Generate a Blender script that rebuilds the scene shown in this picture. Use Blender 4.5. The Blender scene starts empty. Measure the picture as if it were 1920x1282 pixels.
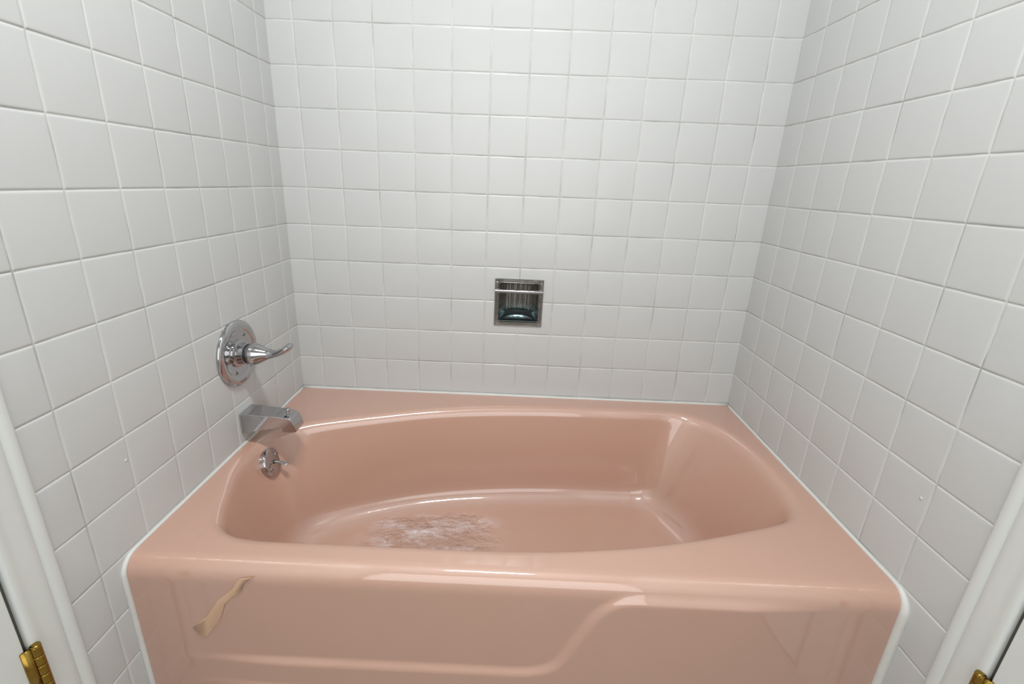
import bpy, bmesh, math, random
from mathutils import Vector, Matrix
import numpy as np

# ---------------------------------------------------------------- units
# everything is laid out in "tile" units (one tile pitch = 0.11 m); z = 0 is the tub deck
U, H = 0.11, 0.405
def W(p): return Vector((p[0]*U, p[1]*U, p[2]*U + H))
C = bpy.context.scene.collection
SC = bpy.context.scene

# ---------------------------------------------------------------- camera
YAW, PITCH, ROLL = -0.00752, -0.31567, 0.03931
cy_, sy_ = math.cos(YAW), math.sin(YAW); cp, sp = math.cos(PITCH), math.sin(PITCH)
cr, sr = math.cos(ROLL), math.sin(ROLL)
fw = Vector((sy_*cp, cy_*cp, sp)); rt = Vector((cy_, -sy_, 0)); up = rt.cross(fw)
rt2 = cr*rt + sr*up; up2 = -sr*rt + cr*up
cam_d = bpy.data.cameras.new('camera'); cam = bpy.data.objects.new('camera', cam_d); C.objects.link(cam)
M = Matrix((rt2, up2, -fw)).transposed().to_4x4(); M.translation = W((5.66765, -13.39586, 6.33014))
cam.matrix_world = M
cam_d.sensor_width = 36; cam_d.lens = 872.48/1920*36
cam_d.shift_x = 17.51/1920; cam_d.shift_y = -13.12/1920
cam_d.clip_start = 0.02
SC.camera = cam

# ---------------------------------------------------------------- light
w = bpy.data.worlds.new('world'); SC.world = w; w.use_nodes = True
w.node_tree.nodes['Background'].inputs[0].default_value = (0.93, 1.0, 0.97, 1)
w.node_tree.nodes['Background'].inputs[1].default_value = 0.35
def area(name, loc, target, sx, sy, power, col=(1, 1, 1)):
    d = bpy.data.lights.new(name, 'AREA'); d.shape = 'RECTANGLE'; d.size = sx; d.size_y = sy
    d.energy = power; d.color = col
    o = bpy.data.objects.new(name, d); C.objects.link(o); o.location = W(loc)
    o.rotation_euler = (W(target) - W(loc)).to_track_quat('-Z', 'Y').to_euler()
    return o
area('vanity_strip_light', (5.3, -10.2, 17.9), (5.3, -8.2, 0), 0.45, 0.10, 26, (0.98, 0.985, 0.985))
area('front_fill_light', (6.0, -21.6, 6.0), (6.0, 0, 4.0), 1.40, 1.9, 16, (1.0, 1.0, 1.0))  # unseen fill added behind the camera to brighten the tub front and walls
SC.view_settings.view_transform = 'Standard'; SC.view_settings.look = 'None'
SC.view_settings.exposure = -0.03; SC.view_settings.gamma = 1.0
SC.view_settings.use_curve_mapping = False
SC.cycles.sample_clamp_indirect = 2.0

# ---------------------------------------------------------------- materials
def new_mat(name):
    m = bpy.data.materials.new(name); m.use_nodes = True
    return m, m.node_tree.nodes, m.node_tree.links, m.node_tree.nodes['Principled BSDF']
def simple(name, col, rough=0.4, metal=0.0, coat=0.0, bump=0.0, bscale=60, var=0.0, vscale=8, rvar=0.0):
    m, N, L, B = new_mat(name)
    B.inputs['Base Color'].default_value = (*col, 1); B.inputs['Roughness'].default_value = rough
    B.inputs['Metallic'].default_value = metal; B.inputs['Coat Weight'].default_value = coat
    B.inputs['Coat Roughness'].default_value = 0.05
    tc = N.new('ShaderNodeTexCoord')
    def noise(s, det=4):
        n = N.new('ShaderNodeTexNoise'); n.inputs['Scale'].default_value = s; n.inputs['Detail'].default_value = det
        L.new(tc.outputs['Object'], n.inputs['Vector']); return n
    if bump:
        n = noise(bscale); b = N.new('ShaderNodeBump'); b.inputs['Strength'].default_value = bump
        b.inputs['Distance'].default_value = 0.002
        L.new(n.outputs['Fac'], b.inputs['Height']); L.new(b.outputs['Normal'], B.inputs['Normal'])
    if var:
        n = noise(vscale); mx = N.new('ShaderNodeMixRGB')
        mx.inputs[1].default_value = (*[c*(1-var) for c in col], 1); mx.inputs[2].default_value = (*[min(1, c*(1+var)) for c in col], 1)
        L.new(n.outputs['Fac'], mx.inputs[0]); L.new(mx.outputs[0], B.inputs['Base Color'])
    if rvar:
        n = noise(vscale*3); mr = N.new('ShaderNodeMapRange'); mr.inputs[3].default_value = max(0, rough-rvar); mr.inputs[4].default_value = rough+rvar
        L.new(n.outputs['Fac'], mr.inputs[0]); L.new(mr.outputs[0], B.inputs['Roughness'])
    return m
M_tile = simple('white_glazed_tile', (0.545, 0.556, 0.552), 0.24, coat=0.0, bump=0.25, bscale=22, var=0.015, vscale=9)
M_tile.node_tree.nodes['Principled BSDF'].inputs['Specular IOR Level'].default_value = 0.4
M_tile.node_tree.nodes['Bump'].inputs['Distance'].default_value = 0.0012
# grout: off-white, with grey mildew in patches
def grout():
    m, N, L, B = new_mat('aged_grout')
    tc = N.new('ShaderNodeTexCoord'); n = N.new('ShaderNodeTexNoise'); n.inputs['Scale'].default_value = 9; n.inputs['Detail'].default_value = 6
    L.new(tc.outputs['Object'], n.inputs['Vector'])
    r = N.new('ShaderNodeValToRGB'); e = r.color_ramp.elements
    e[0].position = 0.33; e[0].color = (0.36, 0.36, 0.345, 1); e[1].position = 0.56; e[1].color = (0.63, 0.64, 0.625, 1)
    L.new(n.outputs['Fac'], r.inputs[0]); L.new(r.outputs[0], B.inputs['Base Color']); B.inputs['Roughness'].default_value = 0.8
    return m
M_grout = grout()
M_plaster = simple('painted_plaster', (0.60, 0.60, 0.585), 0.6, bump=0.15, bscale=120)
M_paint = simple('white_gloss_paint', (0.66, 0.69, 0.67), 0.32, bump=0.25, bscale=25, var=0.02)
M_dark = simple('dark_gap', (0.17, 0.165, 0.13), 0.8)
M_far = simple('taupe_wall_paint', (0.45, 0.44, 0.42), 0.7)
M_chrome = simple('polished_chrome', (0.50, 0.50, 0.515), 0.05, 1.0, bump=0.03, bscale=8)
M_chrome_w = simple('weathered_chrome', (0.42, 0.41, 0.395), 0.12, 1.0, bump=0.3, bscale=90, var=0.4, vscale=40, rvar=0.10)
M_tray = simple('teal_reflection_chrome', (0.22, 0.34, 0.38), 0.18, 1.0, bump=0.5, bscale=90, var=0.4, vscale=40)  # bluish reflection in the tray painted into the metal's base colour
M_black = simple('black_mark', (0.02, 0.02, 0.02), 0.5)
M_brass = simple('lacquered_brass', (0.33, 0.21, 0.045), 0.24, 1.0, var=0.35, vscale=60)
M_caulk = simple('white_caulk', (0.63, 0.625, 0.60), 0.45, bump=0.3, bscale=80, var=0.06, vscale=30)
M_patch = simple('tan_bare_patch', (0.60, 0.39, 0.26), 0.45, bump=0.2, bscale=120, var=0.05, vscale=60)
M_floor = simple('grey_vinyl', (0.34, 0.31, 0.28), 0.5, var=0.1, vscale=10)
M_ceil = simple('ceiling_paint', (0.62, 0.62, 0.60), 0.8)

def tub_material():
    m, N, L, B = new_mat('pink_enamel')
    tc = N.new('ShaderNodeTexCoord')
    B.inputs['Roughness'].default_value = 0.52; B.inputs['Specular IOR Level'].default_value = 1.0; B.inputs['Coat Weight'].default_value = 1.0; B.inputs['Coat IOR'].default_value = 1.8; B.inputs['Coat Roughness'].default_value = 0.06
    n = N.new('ShaderNodeTexNoise'); n.inputs['Scale'].default_value = 3.0; n.inputs['Detail'].default_value = 5
    L.new(tc.outputs['Object'], n.inputs['Vector'])
    mx = N.new('ShaderNodeMixRGB'); mx.inputs[1].default_value = (0.515, 0.305, 0.215, 1); mx.inputs[2].default_value = (0.515, 0.298, 0.235, 1)
    L.new(n.outputs['Fac'], mx.inputs[0]); L.new(mx.outputs[0], B.inputs['Base Color'])
    # general orange-peel of the refinished enamel
    a = N.new('ShaderNodeTexNoise'); a.inputs['Scale'].default_value = 14; a.inputs['Detail'].default_value = 3
    L.new(tc.outputs['Object'], a.inputs['Vector'])
    b1 = N.new('ShaderNodeBump'); b1.inputs['Strength'].default_value = 0.22; b1.inputs['Distance'].default_value = 0.0015
    L.new(a.outputs['Fac'], b1.inputs['Height'])
    # rough anti-slip finish worn into the flat tub floor
    at = N.new('ShaderNodeAttribute'); at.attribute_name = 'grip_glint'
    c = N.new('ShaderNodeTexNoise'); c.inputs['Scale'].default_value = 38; c.inputs['Detail'].default_value = 5; c.inputs['Roughness'].default_value = 0.6
    mp = N.new('ShaderNodeMapping'); mp.inputs['Scale'].default_value = (0.55, 1, 1)
    L.new(tc.outputs['Object'], mp.inputs['Vector']); L.new(mp.outputs[0], c.inputs['Vector'])
    sb = N.new('ShaderNodeMath'); sb.operation = 'SUBTRACT'; sb.inputs[1].default_value = 0.5; L.new(c.outputs['Fac'], sb.inputs[0])
    # pale flecks mixed into the colour as painted glints on the rough floor
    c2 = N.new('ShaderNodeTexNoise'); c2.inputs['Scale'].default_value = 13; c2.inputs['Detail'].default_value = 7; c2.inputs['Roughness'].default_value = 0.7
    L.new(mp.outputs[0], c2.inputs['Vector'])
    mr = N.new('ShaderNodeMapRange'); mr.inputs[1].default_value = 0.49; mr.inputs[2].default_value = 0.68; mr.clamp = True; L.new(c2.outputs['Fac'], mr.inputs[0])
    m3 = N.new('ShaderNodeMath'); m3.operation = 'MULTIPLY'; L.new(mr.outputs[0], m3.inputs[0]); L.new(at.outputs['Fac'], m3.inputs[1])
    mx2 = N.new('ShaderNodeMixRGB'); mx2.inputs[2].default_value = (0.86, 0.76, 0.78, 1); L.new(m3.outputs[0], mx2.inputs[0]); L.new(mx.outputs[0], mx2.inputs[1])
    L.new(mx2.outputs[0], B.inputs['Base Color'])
    mu = N.new('ShaderNodeMath'); mu.operation = 'MULTIPLY'; L.new(sb.outputs[0], mu.inputs[0]); L.new(at.outputs['Fac'], mu.inputs[1])
    b2 = N.new('ShaderNodeBump'); b2.inputs['Strength'].default_value = 1.0; b2.inputs['Distance'].default_value = 0.03
    L.new(mu.outputs[0], b2.inputs['Height']); L.new(b1.outputs['Normal'], b2.inputs['Normal'])
    L.new(b2.outputs['Normal'], B.inputs['Normal']); L.new(b1.outputs['Normal'], B.inputs['Coat Normal'])
    L.new(b2.outputs['Normal'], B.inputs['Coat Normal'])
    return m
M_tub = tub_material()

# ---------------------------------------------------------------- helpers
def link(name, me, mats, parent=None, smooth=True):
    o = bpy.data.objects.new(name, me); C.objects.link(o)
    for m in (mats if isinstance(mats, (list, tuple)) else [mats]): me.materials.append(m)
    if smooth:
        for p in me.polygons: p.use_smooth = True
    if parent: o.parent = parent
    return o
def origin_of(parent):
    v = Vector((0, 0, 0))
    while parent: v += parent.location; parent = parent.parent
    return v
def mesh_obj(name, verts, faces, mats, parent=None, smooth=True, base=None, mi=None):
    """verts in tile units; origin put at base (tile units) or at the parent's"""
    po = origin_of(parent)
    b = W(base) if base is not None else po
    me = bpy.data.meshes.new(name)
    me.from_pydata([tuple(W(v) - b) for v in verts], [], faces); 
    o = link(name, me, mats, parent, smooth); o.location = b - po
    if mi is not None: me.polygons.foreach_set('material_index', mi)
    bm = bmesh.new(); bm.from_mesh(me); bmesh.ops.remove_doubles(bm, verts=bm.verts, dist=1e-6)
    bm.to_mesh(me); bm.free()
    return o
def recalc(o):
    bm = bmesh.new(); bm.from_mesh(o.data); bmesh.ops.recalc_face_normals(bm, faces=bm.faces); bm.to_mesh(o.data); bm.free(); return o
def auto(o, ang=40, bev=None, seg=3):
    if bev:
        m = o.modifiers.new('bevel', 'BEVEL'); m.width = bev*U; m.segments = seg; m.limit_method = 'ANGLE'; m.angle_limit = math.radians(25)
        m.harden_normals = False
    me = o.data
    bm = bmesh.new(); bm.from_mesh(me)
    for e in bm.edges:
        if len(e.link_faces) == 2 and e.calc_face_angle(0) > math.radians(ang): e.smooth = False
    bm.to_mesh(me); bm.free()
    return o
def empty(name, loc, label, cat, group=None):
    o = bpy.data.objects.new(name, None); C.objects.link(o); o.location = W(loc); o.empty_display_size = 0.05
    o['label'] = label; o['category'] = cat
    if group: o['group'] = group
    return o
def struct(o): o['kind'] = 'structure'; return o
def box_vf(a, b):
    x0, y0, z0 = a; x1, y1, z1 = b
    v = [(x0,y0,z0),(x1,y0,z0),(x1,y1,z0),(x0,y1,z0),(x0,y0,z1),(x1,y0,z1),(x1,y1,z1),(x0,y1,z1)]
    f = [(0,3,2,1),(4,5,6,7),(0,1,5,4),(1,2,6,5),(2,3,7,6),(3,0,4,7)]
    return v, f
def tube_vf(pts, rad, n=12, cap=True, flat=None):
    """tube along pts, rad scalar or list; flat = list of (a,b) scale pairs in the side/up frame"""
    pts = [Vector(p) for p in pts]; V = []; F = []
    if not isinstance(rad, (list, tuple)): rad = [rad]*len(pts)
    ref = None
    for i, p in enumerate(pts):
        t = (pts[min(i+1, len(pts)-1)] - pts[max(i-1, 0)]).normalized()
        if ref is None: ref = Vector((0, 1, 0)) if abs(t.y) < 0.9 else Vector((1, 0, 0))
        s = (ref - t*ref.dot(t)).normalized(); u = t.cross(s); ref = s
        a, b = flat[i] if flat else (1, 1)
        for k in range(n):
            th = 2*math.pi*k/n
            V.append(tuple(p + s*math.cos(th)*rad[i]*a + u*math.sin(th)*rad[i]*b))
    for i in range(len(pts)-1):
        for k in range(n):
            F.append((i*n+k, i*n+(k+1) % n, (i+1)*n+(k+1) % n, (i+1)*n+k))
    if cap: F.append(tuple(range(n))[::-1]); F.append(tuple((len(pts)-1)*n+k for k in range(n)))
    return V, F
def lathe_vf(c, axis, prof, n=64):
    """prof: list of (distance along axis, radius)"""
    a = Vector(axis).normalized(); s = (Vector((0, 1, 0)) - a*a.y).normalized(); u = a.cross(s); c = Vector(c)
    V = []; F = []
    for (h, r) in prof:
        for k in range(n):
            th = 2*math.pi*k/n; V.append(tuple(c + a*h + s*math.cos(th)*max(r, 1e-4) + u*math.sin(th)*max(r, 1e-4)))
    for i in range(len(prof)-1):
        for k in range(n): F.append((i*n+k, i*n+(k+1) % n, (i+1)*n+(k+1) % n, (i+1)*n+k))
    F.append(tuple(range(n))[::-1]); F.append(tuple((len(prof)-1)*n+k for k in range(n)))
    return V, F
def merge(*vf):
    V = []; F = []
    for v, f in vf:
        o = len(V); V += list(v); F += [tuple(i+o for i in q) for q in f]
    return V, F

# ---------------------------------------------------------------- the room
XL, XR = -0.67389, 12.72452           # the two back corners
AL, AR = 0.00952, -0.00983            # the side walls are slightly out of square
def xl(y): return XL + math.tan(AL)*y
def xr(y): return XR - math.tan(AR)*y
ZF, ZC, YF = -H/U, 18.5, -22.0        # floor, ceiling, wall behind the camera
rnd = random.Random(4)

HOLE = (5.40, 6.60, 2.38, 3.58)       # opening in the back wall for the soap dish
GAP, DEPTH = 0.008, 0.013
def tiled_wall(name, org, ud, nd, cols, rows, hole=None, extra=None, corners=(1, 0)):
    """cols/rows: cut lines of the tile grid along ud and z. Each tile is a slightly cushioned slab."""
    V, F, MI = [], [], []
    O = Vector(org); Ud = Vector(ud).normalized(); Nd = Vector(nd).normalized()
    edge = [(0.0, -0.014), (0.007, -0.0065), (0.020, -0.0022), (0.042, 0.0)]
    def P(u, z, h): return tuple(O + Ud*u + Vector((0, 0, z)) + Nd*h)
    def tile(u0, u1, z0, z1, flags=(1, 1, 1, 1), tl=(0, 0, 0)):
        L, R, Bt, T = flags
        def line(a, b, fa, fb):
            s = []
            if fa: a += GAP; s += [(a+d, h) for d, h in edge]
            else: s += [(a, 0.0)]
            mid = (a+b)/2
            if b-a > 0.3: s += [(mid, 0.0)]
            if fb: b -= GAP; s += [(b-d, h) for d, h in edge[::-1]]
            else: s += [(b, 0.0)]
            return s
        us, zs = line(u0, u1, L, R), line(z0, z1, Bt, T)
        uc, zc = (u0+u1)/2, (z0+z1)/2; b = len(V)
        for z, hz in zs:
            for u, hu in us:
                V.append(P(u, z, min(hu, hz) + tl[0]*(u-uc) + tl[1]*(z-zc) + tl[2]))
        n = len(us)
        for j in range(len(zs)-1):
            for i in range(n-1):
                F.append((b+j*n+i, b+j*n+i+1, b+(j+1)*n+i+1, b+(j+1)*n+i)); MI.append(0)
    for i in range(len(cols)-1):
        for j in range(len(rows)-1):
            u0, u1, z0, z1 = cols[i], cols[i+1], rows[j], rows[j+1]
            tl = (rnd.gauss(0, .0013), rnd.gauss(0, .0013), rnd.gauss(0, .0008))
            du, dz = rnd.gauss(0, .002), rnd.gauss(0, .002)
            if hole and u1 > hole[0] and u0 < hole[1] and z1 > hole[2] and z0 < hole[3]:
                a, b = max(u0, hole[0]), min(u1, hole[1]); c, d = max(z0, hole[2]), min(z1, hole[3])
                if u0 < a: tile(u0, a, z0, z1, (1, 0, 1, 1), (0, 0, 0))
                if b < u1: tile(b, u1, z0, z1, (0, 1, 1, 1), (0, 0, 0))
                if z0 < c: tile(a, b, z0, c, (int(a == u0), int(b == u1), 1, 0))
                if d < z1: tile(a, b, d, z1, (int(a == u0), int(b == u1), 0, 1))
                continue
            e0 = i == 0; e1 = i == len(cols)-2
            tile(u0, u1, z0, z1, (int(not (e0 and corners[0])), int(not (e1 and corners[1])), 1, 1), tl)
    # the grout bed behind the tiles
    def quad(u0, u1, z0, z1, h, m):
        b = len(V); V.extend([P(u0, z0, h), P(u1, z0, h), P(u1, z1, h), P(u0, z1, h)]); F.append((b, b+1, b+2, b+3)); MI.append(m)
    c0, c1, r0, r1 = cols[0]-.03*corners[0], cols[-1]+.03*corners[1], rows[0], rows[-1]
    if hole:
        quad(c0, hole[0], r0, r1, -DEPTH, 1); quad(hole[1], c1, r0, r1, -DEPTH, 1)
        quad(hole[0], hole[1], r0, hole[2], -DEPTH, 1); quad(hole[0], hole[1], hole[3], r1, -DEPTH, 1)
    else: quad(c0, c1, r0, r1, -DEPTH, 1)
    if extra:
        for (u0, u1, z0, z1, h) in extra: quad(u0, u1, z0, z1, h, 2)
    o = mesh_obj(name, V, F, [M_tile, M_grout, M_plaster], smooth=True, mi=MI)
    # face the room
    bm = bmesh.new(); bm.from_mesh(o.data)
    for f in bm.faces:
        if f.normal.dot(Nd) < 0: f.normal_flip()
    bm.to_mesh(o.data); bm.free()
    return struct(o)

rows = [ZF] + list(range(-3, 18)) + [ZC]
tiled_wall('wall_back', (0, 0, 0), (1, 0, 0), (0, -1, 0), [XL] + list(range(0, 13)) + [XR], rows, HOLE, corners=(1, 1))
# left: u runs from the back corner towards the camera
OL, ORR = 0.53904, 0.90532
LE, RE = 8.10, 7.88
tiled_wall('wall_left', (XL, 0, 0), (-math.sin(AL), -math.cos(AL), 0), (math.cos(AL), -math.sin(AL), 0),
           [0] + [OL+i for i in range(0, 8)] + [LE], rows, extra=[(LE, -YF, ZF, ZC, -0.02)])
tiled_wall('wall_right', (XR, 0, 0), (math.sin(AR), -math.cos(AR), 0), (-math.cos(AR), -math.sin(AR), 0),
           [0] + [ORR+i for i in range(0, 7)] + [RE], rows, extra=[(RE, -YF, ZF, ZC, -0.02)])

def plane(name, vs, mat): return struct(mesh_obj(name, vs, [(0, 1, 2, 3)], mat, smooth=False))
plane('floor', [(-1.2, YF, ZF), (13.2, YF, ZF), (13.2, 0, ZF), (-1.2, 0, ZF)], M_floor)
plane('ceiling', [(-1.2, YF, ZC), (-1.2, 0, ZC), (13.2, 0, ZC), (13.2, YF, ZC)], M_ceil)
plane('wall_front', [(-1.2, YF, ZF), (-1.2, YF, ZC), (13.2, YF, ZC), (13.2, YF, ZF)], M_far)

# small caulked screw plugs left in the side tiles
for par, (px_, py_, pz_), nn in (('wall_left', (xl(-6.62), -6.62, 1.583), (1, 0, 0)), ('wall_right', (xr(-6.76), -6.76, 1.622), (-1, 0, 0))):
    pw = bpy.data.objects[par]
    o = mesh_obj('screw_plug', *lathe_vf((px_, py_, pz_), nn, [(-.01, .030), (.005, .028), (.011, .018), (.013, .0)], 20), M_tile, pw); recalc(o)

# casings and doors on the two side walls (mirrored)
def side(frame, sgn, start, dname, tname):
    """frame(t, p, z): t = distance from the back corner along the wall, p = proud of the wall"""
    def prism(prof, z0, z1, nz=2):
        V = []; F = []; n = len(prof)
        for z in (z0, z1):
            for t, p in prof: V.append(frame(t, p, z))
        for i in range(n):
            j = (i+1) % n; F.append((i, j, n+j, n+i))
        F.append(tuple(range(n))[::-1]); F.append(tuple(range(n, 2*n)))
        return V, F
    s = start
    prof = [(s, -.02), (s, .02), (s+.015, .045), (s+.05, .062), (s+.10, .066), (s+.15, .060), (s+.185, .044), (s+.20, .036), (s+.215, .048),
            (s+.25, .066), (s+.32, .074), (s+.45, .077), (s+.52, .082), (s+.56, .094), (s+.60, .100), (s+.64, .098), (s+.665, .088), (s+.68, .06), (s+.68, -.02)]
    o = mesh_obj(tname, *prism(prof, ZF, 15.4), M_paint); recalc(o); auto(o, 50); struct(o)
    # jamb face and the dark gap beside the door
    d0 = s+.745
    ang = [(d0, -.02), (d0, .052), (d0+.012, .064), (d0+7.0, .064), (d0+7.0, -.02)]
    door = mesh_obj(dname, *prism(ang, ZF+.1, 15.2), M_paint); recalc(door); auto(door, 30); struct(door)
    g = mesh_obj('door_jamb', *prism([(s+.68, -.02), (s+.68, .004), (s+.76, .004), (s+.76, -.02)], ZF, 15.3), M_dark, parent=door); recalc(g)
    # butt hinge: knuckle of five barrels, pin head and the leaf on the door
    zt, zb = 0.05, -0.78; hc = frame(s+.665, .135, 0)
    r = .062; V, F = [], []
    seg = (zt-zb)/5
    parts = []
    for k in range(5):
        a, b = zb+seg*k+.006, zb+seg*(k+1)-.006
        parts.append(lathe_vf((hc[0], hc[1], 0), (0, 0, 1), [(a, r*.88), (a+.008, r), (b-.008, r), (b, r*.88)], 24))
    parts.append(lathe_vf((hc[0], hc[1], 0), (0, 0, 1), [(zb, r*.7), (zt, r*.7)], 24))
    h = mesh_obj('hinge', *merge(*parts), M_brass, parent=door); recalc(h); auto(h, 35); h['label'] = 'brass butt hinge'
    pin = mesh_obj('hinge_pin', *lathe_vf((hc[0], hc[1], 0), (0, 0, 1), [(zt-.005, r*.8), (zt+.004, r*.98), (zt+.014, r*.9), (zt+.022, r*.4)], 24), M_brass, parent=h); recalc(pin)
    leaf = mesh_obj('hinge_leaf', *prism([(s+.72, .05), (s+.72, .125), (s+.735, .135), (s+.815, .085), (s+.815, .05)], zb, zt), M_brass, parent=h); recalc(leaf)
    return door
side(lambda t, p, z: (XL - t*math.sin(AL) + p*math.cos(AL), -t*math.cos(AL) - p*math.sin(AL), z), 1, LE, 'door_1', 'trim_1')
side(lambda t, p, z: (XR + t*math.sin(AR) - p*math.cos(AR), -t*math.cos(AR) - p*math.sin(AR), z), -1, RE, 'door_2', 'trim_2')

# ---------------------------------------------------------------- bathtub
DZ = -0.05; ZB = -2.80
RIM = [(0.353,-6.137),(0.06,-5.60),(-0.15,-5.0),(-0.35,-4.329),(-0.42,-3.70),(-0.40,-3.20),(-0.20,-2.78),(0.228,-2.44),(0.85,-2.16),(2.04,-1.74),(3.46,-1.284),
       (4.987,-.972),(6.574,-.823),(8.174,-.779),(9.773,-.769),(10.80,-.78),(11.392,-1.07),(11.85,-1.7),(12.085,-2.5),(12.18,-3.4),(12.161,-4.222),
       (12.05,-4.75),(11.86,-5.10),(11.546,-5.334),(10.639,-5.628),(9.448,-5.969),(8.36,-6.191),(7.331,-6.336),(6.531,-6.411),(5.35,-6.456),
       (4.365,-6.46),(3.4,-6.463),(2.397,-6.463),(1.50,-6.46),(1.0,-6.43),(0.65,-6.34)]
FLO = [(0.95,-5.75),(0.62,-5.2),(0.47,-4.6),(0.42,-4.1),(0.50,-3.65),(0.70,-3.3),(1.05,-2.95),(1.5,-2.66),(2.07,-2.36),(2.8,-2.05),(3.5,-1.82),(4.3,-1.65),(5.1,-1.53),
       (6.7,-1.36),(8.3,-1.28),(9.5,-1.27),(9.95,-1.38),(10.3,-1.72),(10.6,-2.25),(10.85,-2.85),(10.95,-3.5),(10.9,-4.2),(10.65,-4.75),(10.1,-5.1),
       (9.2,-5.38),(8.0,-5.6),(6.5,-5.8),(5.0,-5.9),(3.5,-5.95),(2.2,-5.97),(1.4,-5.93)]
def smooth_closed(pts, n=1600, s=0.22):
    """dense closed Catmull-Rom through pts, then gaussian smoothing of about s tile units"""
    P = np.array(pts, float); m = len(P); out = []
    for i in range(m):
        p0, p1, p2, p3 = P[i-1], P[i], P[(i+1) % m], P[(i+2) % m]
        for t in np.linspace(0, 1, 30, endpoint=False):
            out.append(.5*((2*p1)+(-p0+p2)*t+(2*p0-5*p1+4*p2-p3)*t*t+(-p0+3*p1-3*p2+p3)*t**3))
    Q = np.array(out); Q2 = np.vstack([Q, Q[:1]]); L = np.r_[0, np.cumsum(np.hypot(*np.diff(Q2, axis=0).T))]
    tt = np.linspace(0, L[-1], n, endpoint=False); R = np.c_[np.interp(tt, L, Q2[:, 0]), np.interp(tt, L, Q2[:, 1])]
    ds = L[-1]/n; k = int(3*s/ds); g = np.exp(-.5*(np.arange(-k, k+1)*ds/s)**2); g /= g.sum()
    return np.c_[[np.convolve(np.r_[R[-k:, c], R[:, c], R[:k, c]], g, 'valid') for c in (0, 1)]].T
RC, FC = smooth_closed(RIM, s=.13), smooth_closed(FLO, s=.16)
CEN = np.array([5.9, -3.55])
def at_angle(curve, th, val=None):
    d = curve - CEN; vv = d if val is None else val; a = np.unwrap(np.arctan2(d[:, 1], d[:, 0]))
    if a[-1] < a[0]: a = a[::-1]; vv = vv[::-1]
    a2 = np.r_[a-2*np.pi, a, a+2*np.pi]; 
    X3 = np.tile(vv[:, 0], 3); Y3 = np.tile(vv[:, 1], 3)
    return np.c_[np.interp(th, a2, X3), np.interp(th, a2, Y3)] + (CEN if val is None else 0)
# outer boundary of the deck, walked so that the front edge has an even, fine spacing
G = 0.015; RF = 0.30; YFR = -7.19
def front_y(): return YFR + RF
xa, xb = xl(front_y())+G, xr(front_y())-G
NX = 340
front = [(xa + (xb-xa)*i/NX, front_y()) for i in range(NX+1)]
NS = 110
right = [(0, front_y()*(1-i/NS) - .02*(i/NS)) for i in range(1, NS+1)]; right = [(xr(y)-G, y) for _, y in right]
back = [(xr(-.02)-G + (xl(-.02)+G-(xr(-.02)-G))*i/300, -.02) for i in range(1, 301)]
left = [(xl(y)+G, y) for y in [-.02 + (front_y()+.02)*i/NS for i in range(1, NS)]]
OUT = np.array(front + right + back + left)
th = np.unwrap(np.arctan2(OUT[:, 1]-CEN[1], OUT[:, 0]-CEN[0]))
R1, R2 = 0.26, 0.62
Pr, Qf = at_angle(RC, th), at_angle(FC, th)
def nrm(P):
    t = np.roll(P, -1, 0) - np.roll(P, 1, 0); L = np.hypot(*t.T)[:, None]; t = t/np.maximum(L, 1e-9)
    return np.c_[t[:, 1], -t[:, 0]]       # counter-clockwise walk: outward
def normals(curve):
    n = nrm(curve)
    if (n*(curve-CEN)).sum() < 0: n = -n
    for _ in range(8): n = (np.roll(n, 1, 0)+n+np.roll(n, -1, 0))/3
    n = at_angle(curve, th, n); return n/np.hypot(*n.T)[:, None]
nP, nQ = normals(RC), normals(FC)
N0 = len(OUT)
z3 = lambda P, z: np.c_[P, np.full(len(P), z)]
A, B, Cc, Dd = z3(Pr+nP*R1*.8, DZ), z3(Pr, DZ), z3(Qf, ZB), z3(Qf-nQ*R2, ZB)
rings = []
crown = lambda P: P
for f in (0, .15, .35, .55, .75, .9): rings.append(z3(OUT, DZ)*(1-f) + A*f)
uBC = Cc-B; LBC = np.linalg.norm(uBC, axis=1)[:, None]; uBC = uBC/LBC
def bez(a, b, c, ts): return [a*(1-t)**2 + b*2*t*(1-t) + c*t*t for t in ts]
rings += bez(A, B, B+uBC*R1*1.1, np.linspace(0, 1, 12))
E1, E2 = B+uBC*R1*1.1, Cc-uBC*R2
for f in np.linspace(0, 1, 16)[1:-1]: rings.append(E1*(1-f)+E2*f)
rings += bez(E2, Cc, Dd, np.linspace(0, 1, 14))
cc = np.array([CEN[0], CEN[1], ZB-.03])
for f in (.12, .25, .4, .55, .7, .85, .97): rings.append(Dd*(1-f)+cc*f)
V = np.vstack(rings); F = []
for r in range(len(rings)-1):
    for i in range(N0):
        j = (i+1) % N0; F.append((r*N0+i, r*N0+j, (r+1)*N0+j, (r+1)*N0+i))
F.append(tuple((len(rings)-1)*N0+i for i in range(N0)))
V = [tuple(v) for v in V]
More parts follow.
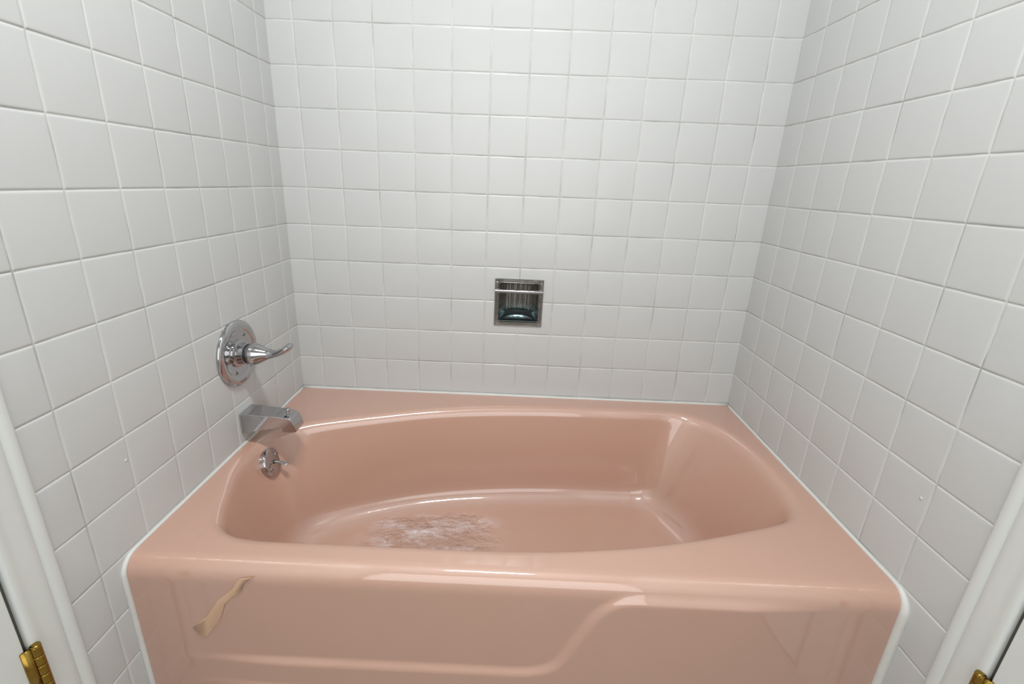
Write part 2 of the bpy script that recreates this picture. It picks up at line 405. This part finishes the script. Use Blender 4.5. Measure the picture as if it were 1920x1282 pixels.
# apron: rolls over from the front edge and drops to the floor, with a raised swept panel
RIDGE = [(-3.0, -2.08), (6.35, -2.08), (6.78, -1.93), (7.40, -.62), (7.75, -.34), (8.1, -.315), (14.0, -.315)]
def smooth_open(pts, s=.16):
    P = np.array(pts); L = np.r_[0, np.cumsum(np.hypot(*np.diff(P, axis=0).T))]; t = np.arange(0, L[-1], .02)
    R = np.c_[np.interp(t, L, P[:, 0]), np.interp(t, L, P[:, 1])]; k = int(3*s/.02); g = np.exp(-.5*(np.arange(-k, k+1)*.02/s)**2); g /= g.sum()
    Rp = np.vstack([np.repeat(R[:1], k, 0), R, np.repeat(R[-1:], k, 0)])
    return np.c_[np.convolve(Rp[:, 0], g, 'valid'), np.convolve(Rp[:, 1], g, 'valid')]
RG = smooth_open(RIDGE)
RGn = np.gradient(RG, axis=0); RGn /= np.hypot(*RGn.T)[:, None]; RGn = np.c_[RGn[:, 1], -RGn[:, 0]]   # pointing to the lower right
def sstep(x): x = min(1, max(0, x)); return x*x*(3-2*x)
def relief(x, z):
    d = RG - np.array([x, z]); i = int(np.argmin((d**2).sum(1))); sd = float(-(d[i]*RGn[i]).sum())
    amp = .075*sstep((x+.2)/2.2)*sstep((11.6-x)/1.8)
    a2 = .05*sstep((x+.2)/2.5)*sstep((6.5-x)/3.0)
    return amp*sstep((sd+.05)/.17) + a2*sstep((-2.62-z)/.14)
prof = []
for k in range(1, 11):
    a = math.pi/2*k/10; prof.append((front_y()-RF*math.sin(a), DZ-RF*1.15*(1-math.cos(a))))
zs = list(np.linspace(DZ-RF*1.15, -2.95, 95)[1:]) + [-3.3, ZF+.002]
for z in zs: prof.append((YFR - .012*(DZ-z)/3.6, z))
prev = list(range(NX+1))
for (y, z) in prof:
    row = []
    for i in range(NX+1):
        f = i/NX; x = (xl(y)+G)*(1-f) + (xr(y)-G)*f
        row.append(len(V)); V.append((x, y - relief(x, z)*sstep((-.16-z)/.2), z))
    for i in range(NX): F.append((prev[i], row[i], row[i+1], prev[i+1]))
    prev = row
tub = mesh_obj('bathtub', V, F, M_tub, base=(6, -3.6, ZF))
bm = bmesh.new(); bm.from_mesh(tub.data)
for f in bm.faces:
    n = f.normal; 
    if n.z < -0.02 or (abs(n.z) <= .02 and n.y > 0 and f.calc_center_median().y*1/U < -3.5): f.normal_flip()
bmesh.ops.recalc_face_normals(bm, faces=bm.faces)
top = max(bm.faces, key=lambda f: f.calc_center_median().z)
if top.normal.z < 0:
    for f in bm.faces: f.normal_flip()
bm.to_mesh(tub.data); bm.free()
at = tub.data.attributes.new('grip_glint', 'FLOAT', 'POINT')
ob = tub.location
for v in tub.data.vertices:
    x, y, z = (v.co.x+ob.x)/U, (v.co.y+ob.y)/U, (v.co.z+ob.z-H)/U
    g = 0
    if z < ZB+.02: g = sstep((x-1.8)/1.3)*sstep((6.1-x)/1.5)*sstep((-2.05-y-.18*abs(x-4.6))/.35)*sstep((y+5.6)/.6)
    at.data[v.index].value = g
tub['label'] = 'pink enamel alcove bathtub with a curved basin, set between the white tiled walls'
tub['category'] = 'bathtub'
# flaked strip on the apron
CH = [(1.538,-0.236),(1.323,-0.273),(1.197,-0.343),(1.162,-0.455),(1.046,-0.585),(0.820,-0.798),(0.70,-.98),(0.586,-1.156),(0.447,-1.282),(0.279,-1.449),(0.352,-1.551),(0.385,-1.656),
      (0.505,-1.662),(0.639,-1.454),(0.75,-1.30),(0.848,-1.128),(0.923,-0.893),(1.087,-0.707),(1.284,-0.546),(1.30,-.44),(1.411,-0.318)]
n = len(CH); Vp = []
for k, (o_, sc) in enumerate(((.004, 1.0), (.014, .93), (.016, .86))):
    cx_, cz_ = sum(p[0] for p in CH)/n, sum(p[1] for p in CH)/n
    for i, (x, z) in enumerate(CH):
        # shrink towards the strip's own middle line, not its centre
        q = CH[(n-2-i) % n]; mx_, mz_ = (x+q[0])/2, (z+q[1])/2
        X, Z = mx_+(x-mx_)*sc, mz_+(z-mz_)*sc
        Vp.append((X, YFR - .012*(DZ-Z)/3.6 - relief(X, Z) - o_, Z))
Fp = [(k*n+i, k*n+(i+1) % n, (k+1)*n+(i+1) % n, (k+1)*n+i) for k in range(2) for i in range(n)] + [tuple(2*n+i for i in range(n))]
pt = mesh_obj('enamel_flake', Vp, Fp, M_patch, parent=tub); recalc(pt); pt['label'] = 'tan flaked strip on the tub apron'

# ---------------------------------------------------------------- caulk
def caulk_side(xf, sg, rl):
    pts = [(xf(y)+sg*.02, y, DZ+.012) for y in np.linspace(-.02, -6.85, 30)]
    r = [.036]*30
    for k in range(1, 9):
        a = math.pi/2*k/8; y = front_y()-(RF+.02)*math.sin(a); z = DZ+.01-RF*1.15*(1-math.cos(a)); pts.append((xf(y)+sg*.02, y, z)); r.append(.036+(rl-.036)*k/8)
    for z in np.linspace(-.6, ZF, 14): pts.append((xf(-7.2)+sg*.02, YFR-.02, z)); r.append(rl)
    return tube_vf(pts, r, 10)
cb = tube_vf([(x, -.03, DZ+.012) for x in np.linspace(XL+.02, XR-.02, 40)], .038, 10)
o = mesh_obj('trim_3', *merge(caulk_side(xl, 1, .05), caulk_side(xr, -1, .085), cb), M_caulk); recalc(o); struct(o)

# ---------------------------------------------------------------- valve trim and lever
VY, VZ = -3.14, 2.25; vx = xl(VY)
v = empty('shower_valve', (vx, VY, VZ), 'round chrome shower valve with a curved lever on the left tiled wall, above the spout', 'shower valve')
o = mesh_obj('escutcheon', *lathe_vf((vx, VY, VZ), (1, 0, 0), [(0, .79), (.03, .795), (.055, .785), (.085, .74), (.10, .70), (.105, .66), (.098, .62), (.080, .585), (.066, .56), (.056, .45), (.05, .36), (.05, .0)], 96), M_chrome, v)
recalc(o); auto(o, 60)
o = mesh_obj('valve_sleeve', *lathe_vf((vx, VY, VZ), (1, 0, 0), [(.045, .34), (.085, .335), (.092, .275), (.10, .264), (.24, .258), (.255, .262), (.265, .25)], 64), M_chrome, v); recalc(o); auto(o, 40)
# lever: ball hub that narrows to a neck and sweeps up into a flat paddle
cl = [(-.378, VY, 2.25, .24), (-.368, VY, 2.25, .262), (-.30, VY, 2.25, .272), (-.22, VY, 2.252, .258), (-.12, VY, 2.258, .215), (-.02, VY, 2.262, .16), (.08, VY, 2.262, .115),
      (.20, VY, 2.27, .098), (.32, VY, 2.31, .10), (.42, VY, 2.365, .115), (.51, VY, 2.425, .13), (.575, VY, 2.475, .125), (.615, VY, 2.51, .075), (.63, VY, 2.52, .01)]
fl = [(1, 1)]*6 + [(1.1, .95), (1.4, .85), (1.8, .75), (1.8, .68), (1.7, .66), (1.6, .66), (1.5, .62), (1, .3)]
Vv, Fv = tube_vf([c[:3] for c in cl], [c[3] for c in cl], 32, flat=fl)
o = mesh_obj('lever_handle', Vv, Fv, M_chrome, v); recalc(o); auto(o, 70)
sm = o.modifiers.new('sub', 'SUBSURF'); sm.levels = 1; sm.render_levels = 2
o = mesh_obj('handle_gasket', *lathe_vf((vx, VY, VZ), (1, 0, 0), [(.25, .238), (.335, .238)], 48), M_black, v); recalc(o); o['label'] = 'black gap ring behind the lever hub'
for (dy, dz) in ((.28, .38), (-.22, -.42)):
    o = mesh_obj('screw', *lathe_vf((vx, VY+dy, VZ+dz), (1, 0, 0), [(.045, .045), (.07, .045), (.076, .035), (.068, .02), (.068, .0)], 20), M_chrome, v); recalc(o); auto(o, 30)
    s = mesh_obj('screw_socket', *lathe_vf((vx, VY+dy, VZ+dz), (1, 0, 0), [(.06, .024), (.0775, .024)], 12), M_black, o); recalc(s)
# little maker's mark at the foot of the plate
mk = []
for k in range(5):
    a = -.10+.05*k
    mk.append(tube_vf([(vx+.098, VY-.06+a, VZ-.68-.02*(k % 2)), (vx+.102, VY-.05+a, VZ-.635-.015*(k % 2)), (vx+.100, VY-.03+a, VZ-.66)], .008, 6))
o = mesh_obj('logo_mark', *merge(*mk), M_black, v); recalc(o)
o = mesh_obj('mounting_tab', *lathe_vf((vx, VY-.50, VZ+.0), (1, 0, 0), [(.045, .06), (.09, .06), (.105, .045), (.11, .0)], 24), M_chrome_w, v); recalc(o); auto(o, 50)

# ---------------------------------------------------------------- tub spout
sx0 = xl(-3.15)
SP = [(sx0+.002, .27), (sx0+.002, .78), (-.30, .762), (.10, .735), (.40, .705), (.50, .675), (.55, .60), (.59, .48), (.625, .335), (.60, .315), (.31, .315), (.285, .335), (.275, .43), (-.10, .375), (-.45, .31)]
def hw(x): return .285 - .05*(x-sx0)/1.3
Vs = []; ns = len(SP)
for s_ in (-1, 1):
    for (x, z) in SP: Vs.append((x, -3.15+s_*hw(x), z))
Fs = [(i, (i+1) % ns, ns+(i+1) % ns, ns+i) for i in range(ns)] + [tuple(range(ns))[::-1], tuple(range(ns, 2*ns))]
sp_ = empty('tub_spout', (sx0, -3.15, .5), 'wedge shaped chrome tub spout with a diverter knob, on the left wall above the tub', 'faucet')
o = mesh_obj('spout_body', Vs, Fs, M_chrome, sp_); recalc(o); auto(o, 75, bev=.035, seg=4)
o = mesh_obj('diverter_knob', *lathe_vf((.36, -3.15, 0), (0, 0, 1), [(.70, .055), (.715, .055), (.72, .032), (.79, .030), (.80, .05), (.815, .068), (.84, .070), (.852, .060), (.857, .02)], 28), M_chrome, sp_); recalc(o); auto(o, 45)

# ---------------------------------------------------------------- overflow plate
oc = Vector((-.20, -3.29, -.64)); ax = Vector((.95, .03, .31)).normalized()
ov = mesh_obj('overflow_plate', *lathe_vf(oc, ax, [(-.11, .35), (.07, .365), (.10, .36), (.12, .335), (.128, .31), (.13, .15), (.132, .0)], 64), M_chrome, parent=tub); recalc(ov); auto(ov, 50)
ov['label'] = 'small round chrome overflow plate'
ss = (Vector((0, 1, 0)) - ax*ax.y).normalized(); uu = ax.cross(ss)
if uu.z < 0: uu = -uu
for k in (1, -1):
    c = oc + ss*.21*k + uu*.10*k
    v1, f1 = lathe_vf(c, ax, [(.12, .05), (.145, .05), (.152, .038), (.150, .015), (.150, .0)], 20)
    v2, f2 = lathe_vf(c, ax, [(.146, .018), (.1535, .018)], 8)
    o = mesh_obj('screw', *merge((v1, f1), (v2, f2)), [M_chrome, M_black], ov, mi=[0]*len(f1)+[1]*len(f2)); recalc(o); auto(o, 30)
p0 = oc + ax*.11
pts = [p0, p0+ax*.06, p0+ax*.13-uu*.03, p0+ax*.21-uu*.08, p0+ax*.29-uu*.14, p0+ax*.34-uu*.17, p0+ax*.36-uu*.18]
o = mesh_obj('trip_lever', *tube_vf([tuple(p) for p in pts], [.03, .035, .035, .045, .055, .045, .01], 16, flat=[(1, 1), (1, 1), (1, .9), (1.2, .6), (1.3, .4), (1.2, .35), (1, .3)]), M_chrome, ov); recalc(o); auto(o, 70)
o = mesh_obj('lever_slot', *lathe_vf(oc, ax, [(.125, .055), (.1355, .055)], 20), M_black, ov); recalc(o)

# ---------------------------------------------------------------- recessed soap dish
x0, x1, z0, z1 = 5.286, 6.712, 2.272, 3.690
sd = empty('soap_dish', (6.0, 0, z0), 'recessed square chrome soap dish with a grab bar, set into the back tiled wall', 'soap dish')
def rrect(x0, x1, z0, z1, r, n=8):
    P = []
    for cx_, cz_, a0 in ((x1-r, z1-r, 0), (x0+r, z1-r, 90), (x0+r, z0+r, 180), (x1-r, z0+r, 270)):
        for k in range(n+1):
            a = math.radians(a0+90*k/n); P.append((cx_+r*math.cos(a), cz_+r*math.sin(a)))
    return P
def ringloft(loops):
    V = [p for L in loops for p in L]; n = len(loops[0])
    F = [(k*n+i, k*n+(i+1) % n, (k+1)*n+(i+1) % n, (k+1)*n+i) for k in range(len(loops)-1) for i in range(n)]
    return V, F
ix0, ix1, iz0, iz1 = x0+.13, x1-.13, z0+.12, z1-.12
mk_ = lambda a, b, c, d, r, y: [(x, y, z) for x, z in rrect(a, b, c, d, r)]
loops = [mk_(x0, x1, z0, z1, .012, 0), mk_(x0, x1, z0, z1, .012, -.030), mk_(x0+.015, x1-.015, z0+.015, z1-.015, .015, -.045),
         mk_(x0+.05, x1-.05, z0+.05, z1-.05, .03, -.045), mk_(x0+.065, x1-.065, z0+.065, z1-.065, .035, -.028), mk_(x0+.105, x1-.105, z0+.10, z1-.10, .06, -.026),
         mk_(ix0-.012, ix1+.012, iz0-.012, iz1+.012, .08, -.045), mk_(ix0, ix1, iz0, iz1, .08, -.045), mk_(ix0+.01, ix1-.01, iz0+.01, iz1-.01, .07, -.02), mk_(ix0+.012, ix1-.012, iz0+.012, iz1-.012, .07, .03)]
o = mesh_obj('frame', *ringloft(loops), M_chrome_w, sd); recalc(o); auto(o, 30)
# pocket: a fluted, bowed back that rounds into the tray at the bottom
V, F = [], []; nx, nz = 96, 30
xc_, hwid = (ix0+ix1)/2, (ix1-ix0)/2-.012
for j in range(nz+1):
    z = iz0+.012 + (iz1-iz0-.024)*j/nz
    for i in range(nx+1):
        s_ = -1+2*i/nx; dep = .03 + .62*math.sqrt(max(0, 1-abs(s_)**2.6)) + .012*math.cos(s_*19) + .010*math.cos(s_*41+1)
        if abs(s_) > .93: dep = .03+(dep-.03)*(1-abs(s_))/.07*1.0
        zz = z
        V.append((xc_+hwid*s_, dep, zz))
for j in range(nz):
    for i in range(nx): a = j*(nx+1)+i; F.append((a, a+1, a+nx+2, a+nx+1))
def lid(z, dz):
    b = len(V); m = nx+1
    for i in range(nx+1):
        s_ = -1+2*i/nx; V.append((xc_+hwid*s_, .03, z+dz))
    j = 0 if dz == 0 or z < 3 else nz
    base = 0 if z < 3 else nz*(nx+1)
    for i in range(nx): F.append((base+i, base+i+1, b+i+1, b+i))
lid(iz1-.012, 0)
M_pocket = simple('dark_reflection_chrome', (0.36, 0.35, 0.33), 0.13, 1.0, bump=0.4, bscale=90, var=0.35, vscale=35)  # grimy chrome, base colour darkened to stand for dark reflections in the recess
o = mesh_obj('pocket', V, F, M_pocket, sd)
bm = bmesh.new(); bm.from_mesh(o.data)
bmesh.ops.recalc_face_normals(bm, faces=bm.faces)
if sum(f.normal.y*f.calc_area() for f in bm.faces) > 0:
    for f in bm.faces: f.normal_flip()
bm.to_mesh(o.data); bm.free()
# tray: shallow bowl with a raised curved lip
V, F = [], []; nr = 14
for j in range(nr+1):
    t = j/nr
    for i in range(49):
        s_ = -1+2*i/48; dm = .03+.60*math.sqrt(max(0, 1-abs(s_)**2.6)); y = -.01+(dm+.02)*t
        z = iz0+.03 + .16*(1-abs(s_)**2)*math.exp(-((t-.52)/.13)**2) + .22*sstep((t-.55)/.45)
        V.append((xc_+hwid*s_*.99, y, z))
for j in range(nr):
    for i in range(48): a = j*49+i; F.append((a, a+1, a+50, a+49))
o = mesh_obj('tray', V, F, M_tray, sd); recalc(o); o['label'] = 'metal tray with a teal reflection put into its colour'
bm = bmesh.new(); bm.from_mesh(o.data)
if sum(f.normal.z for f in bm.faces) < 0:
    for f in bm.faces: f.normal_flip()
bm.to_mesh(o.data); bm.free()
bz = 3.335
bar = merge(box_vf((x0+.03, -.10, bz-.055), (x1-.03, -.05, bz+.05)), tube_vf([(x0+.012, -.105, bz+.005), (x1-.012, -.105, bz+.005)], .032, 20))
o = mesh_obj('grab_bar', *bar, M_chrome, sd); recalc(o); auto(o, 40)
for a, b in ((x0+.03, x0+.105), (x1-.105, x1-.03)):
    o = mesh_obj('bar_bracket', *box_vf((a, -.085, bz+.03), (b, -.04, z1-.09)), M_chrome_w, sd); recalc(o); auto(o, 30, bev=.012, seg=2)
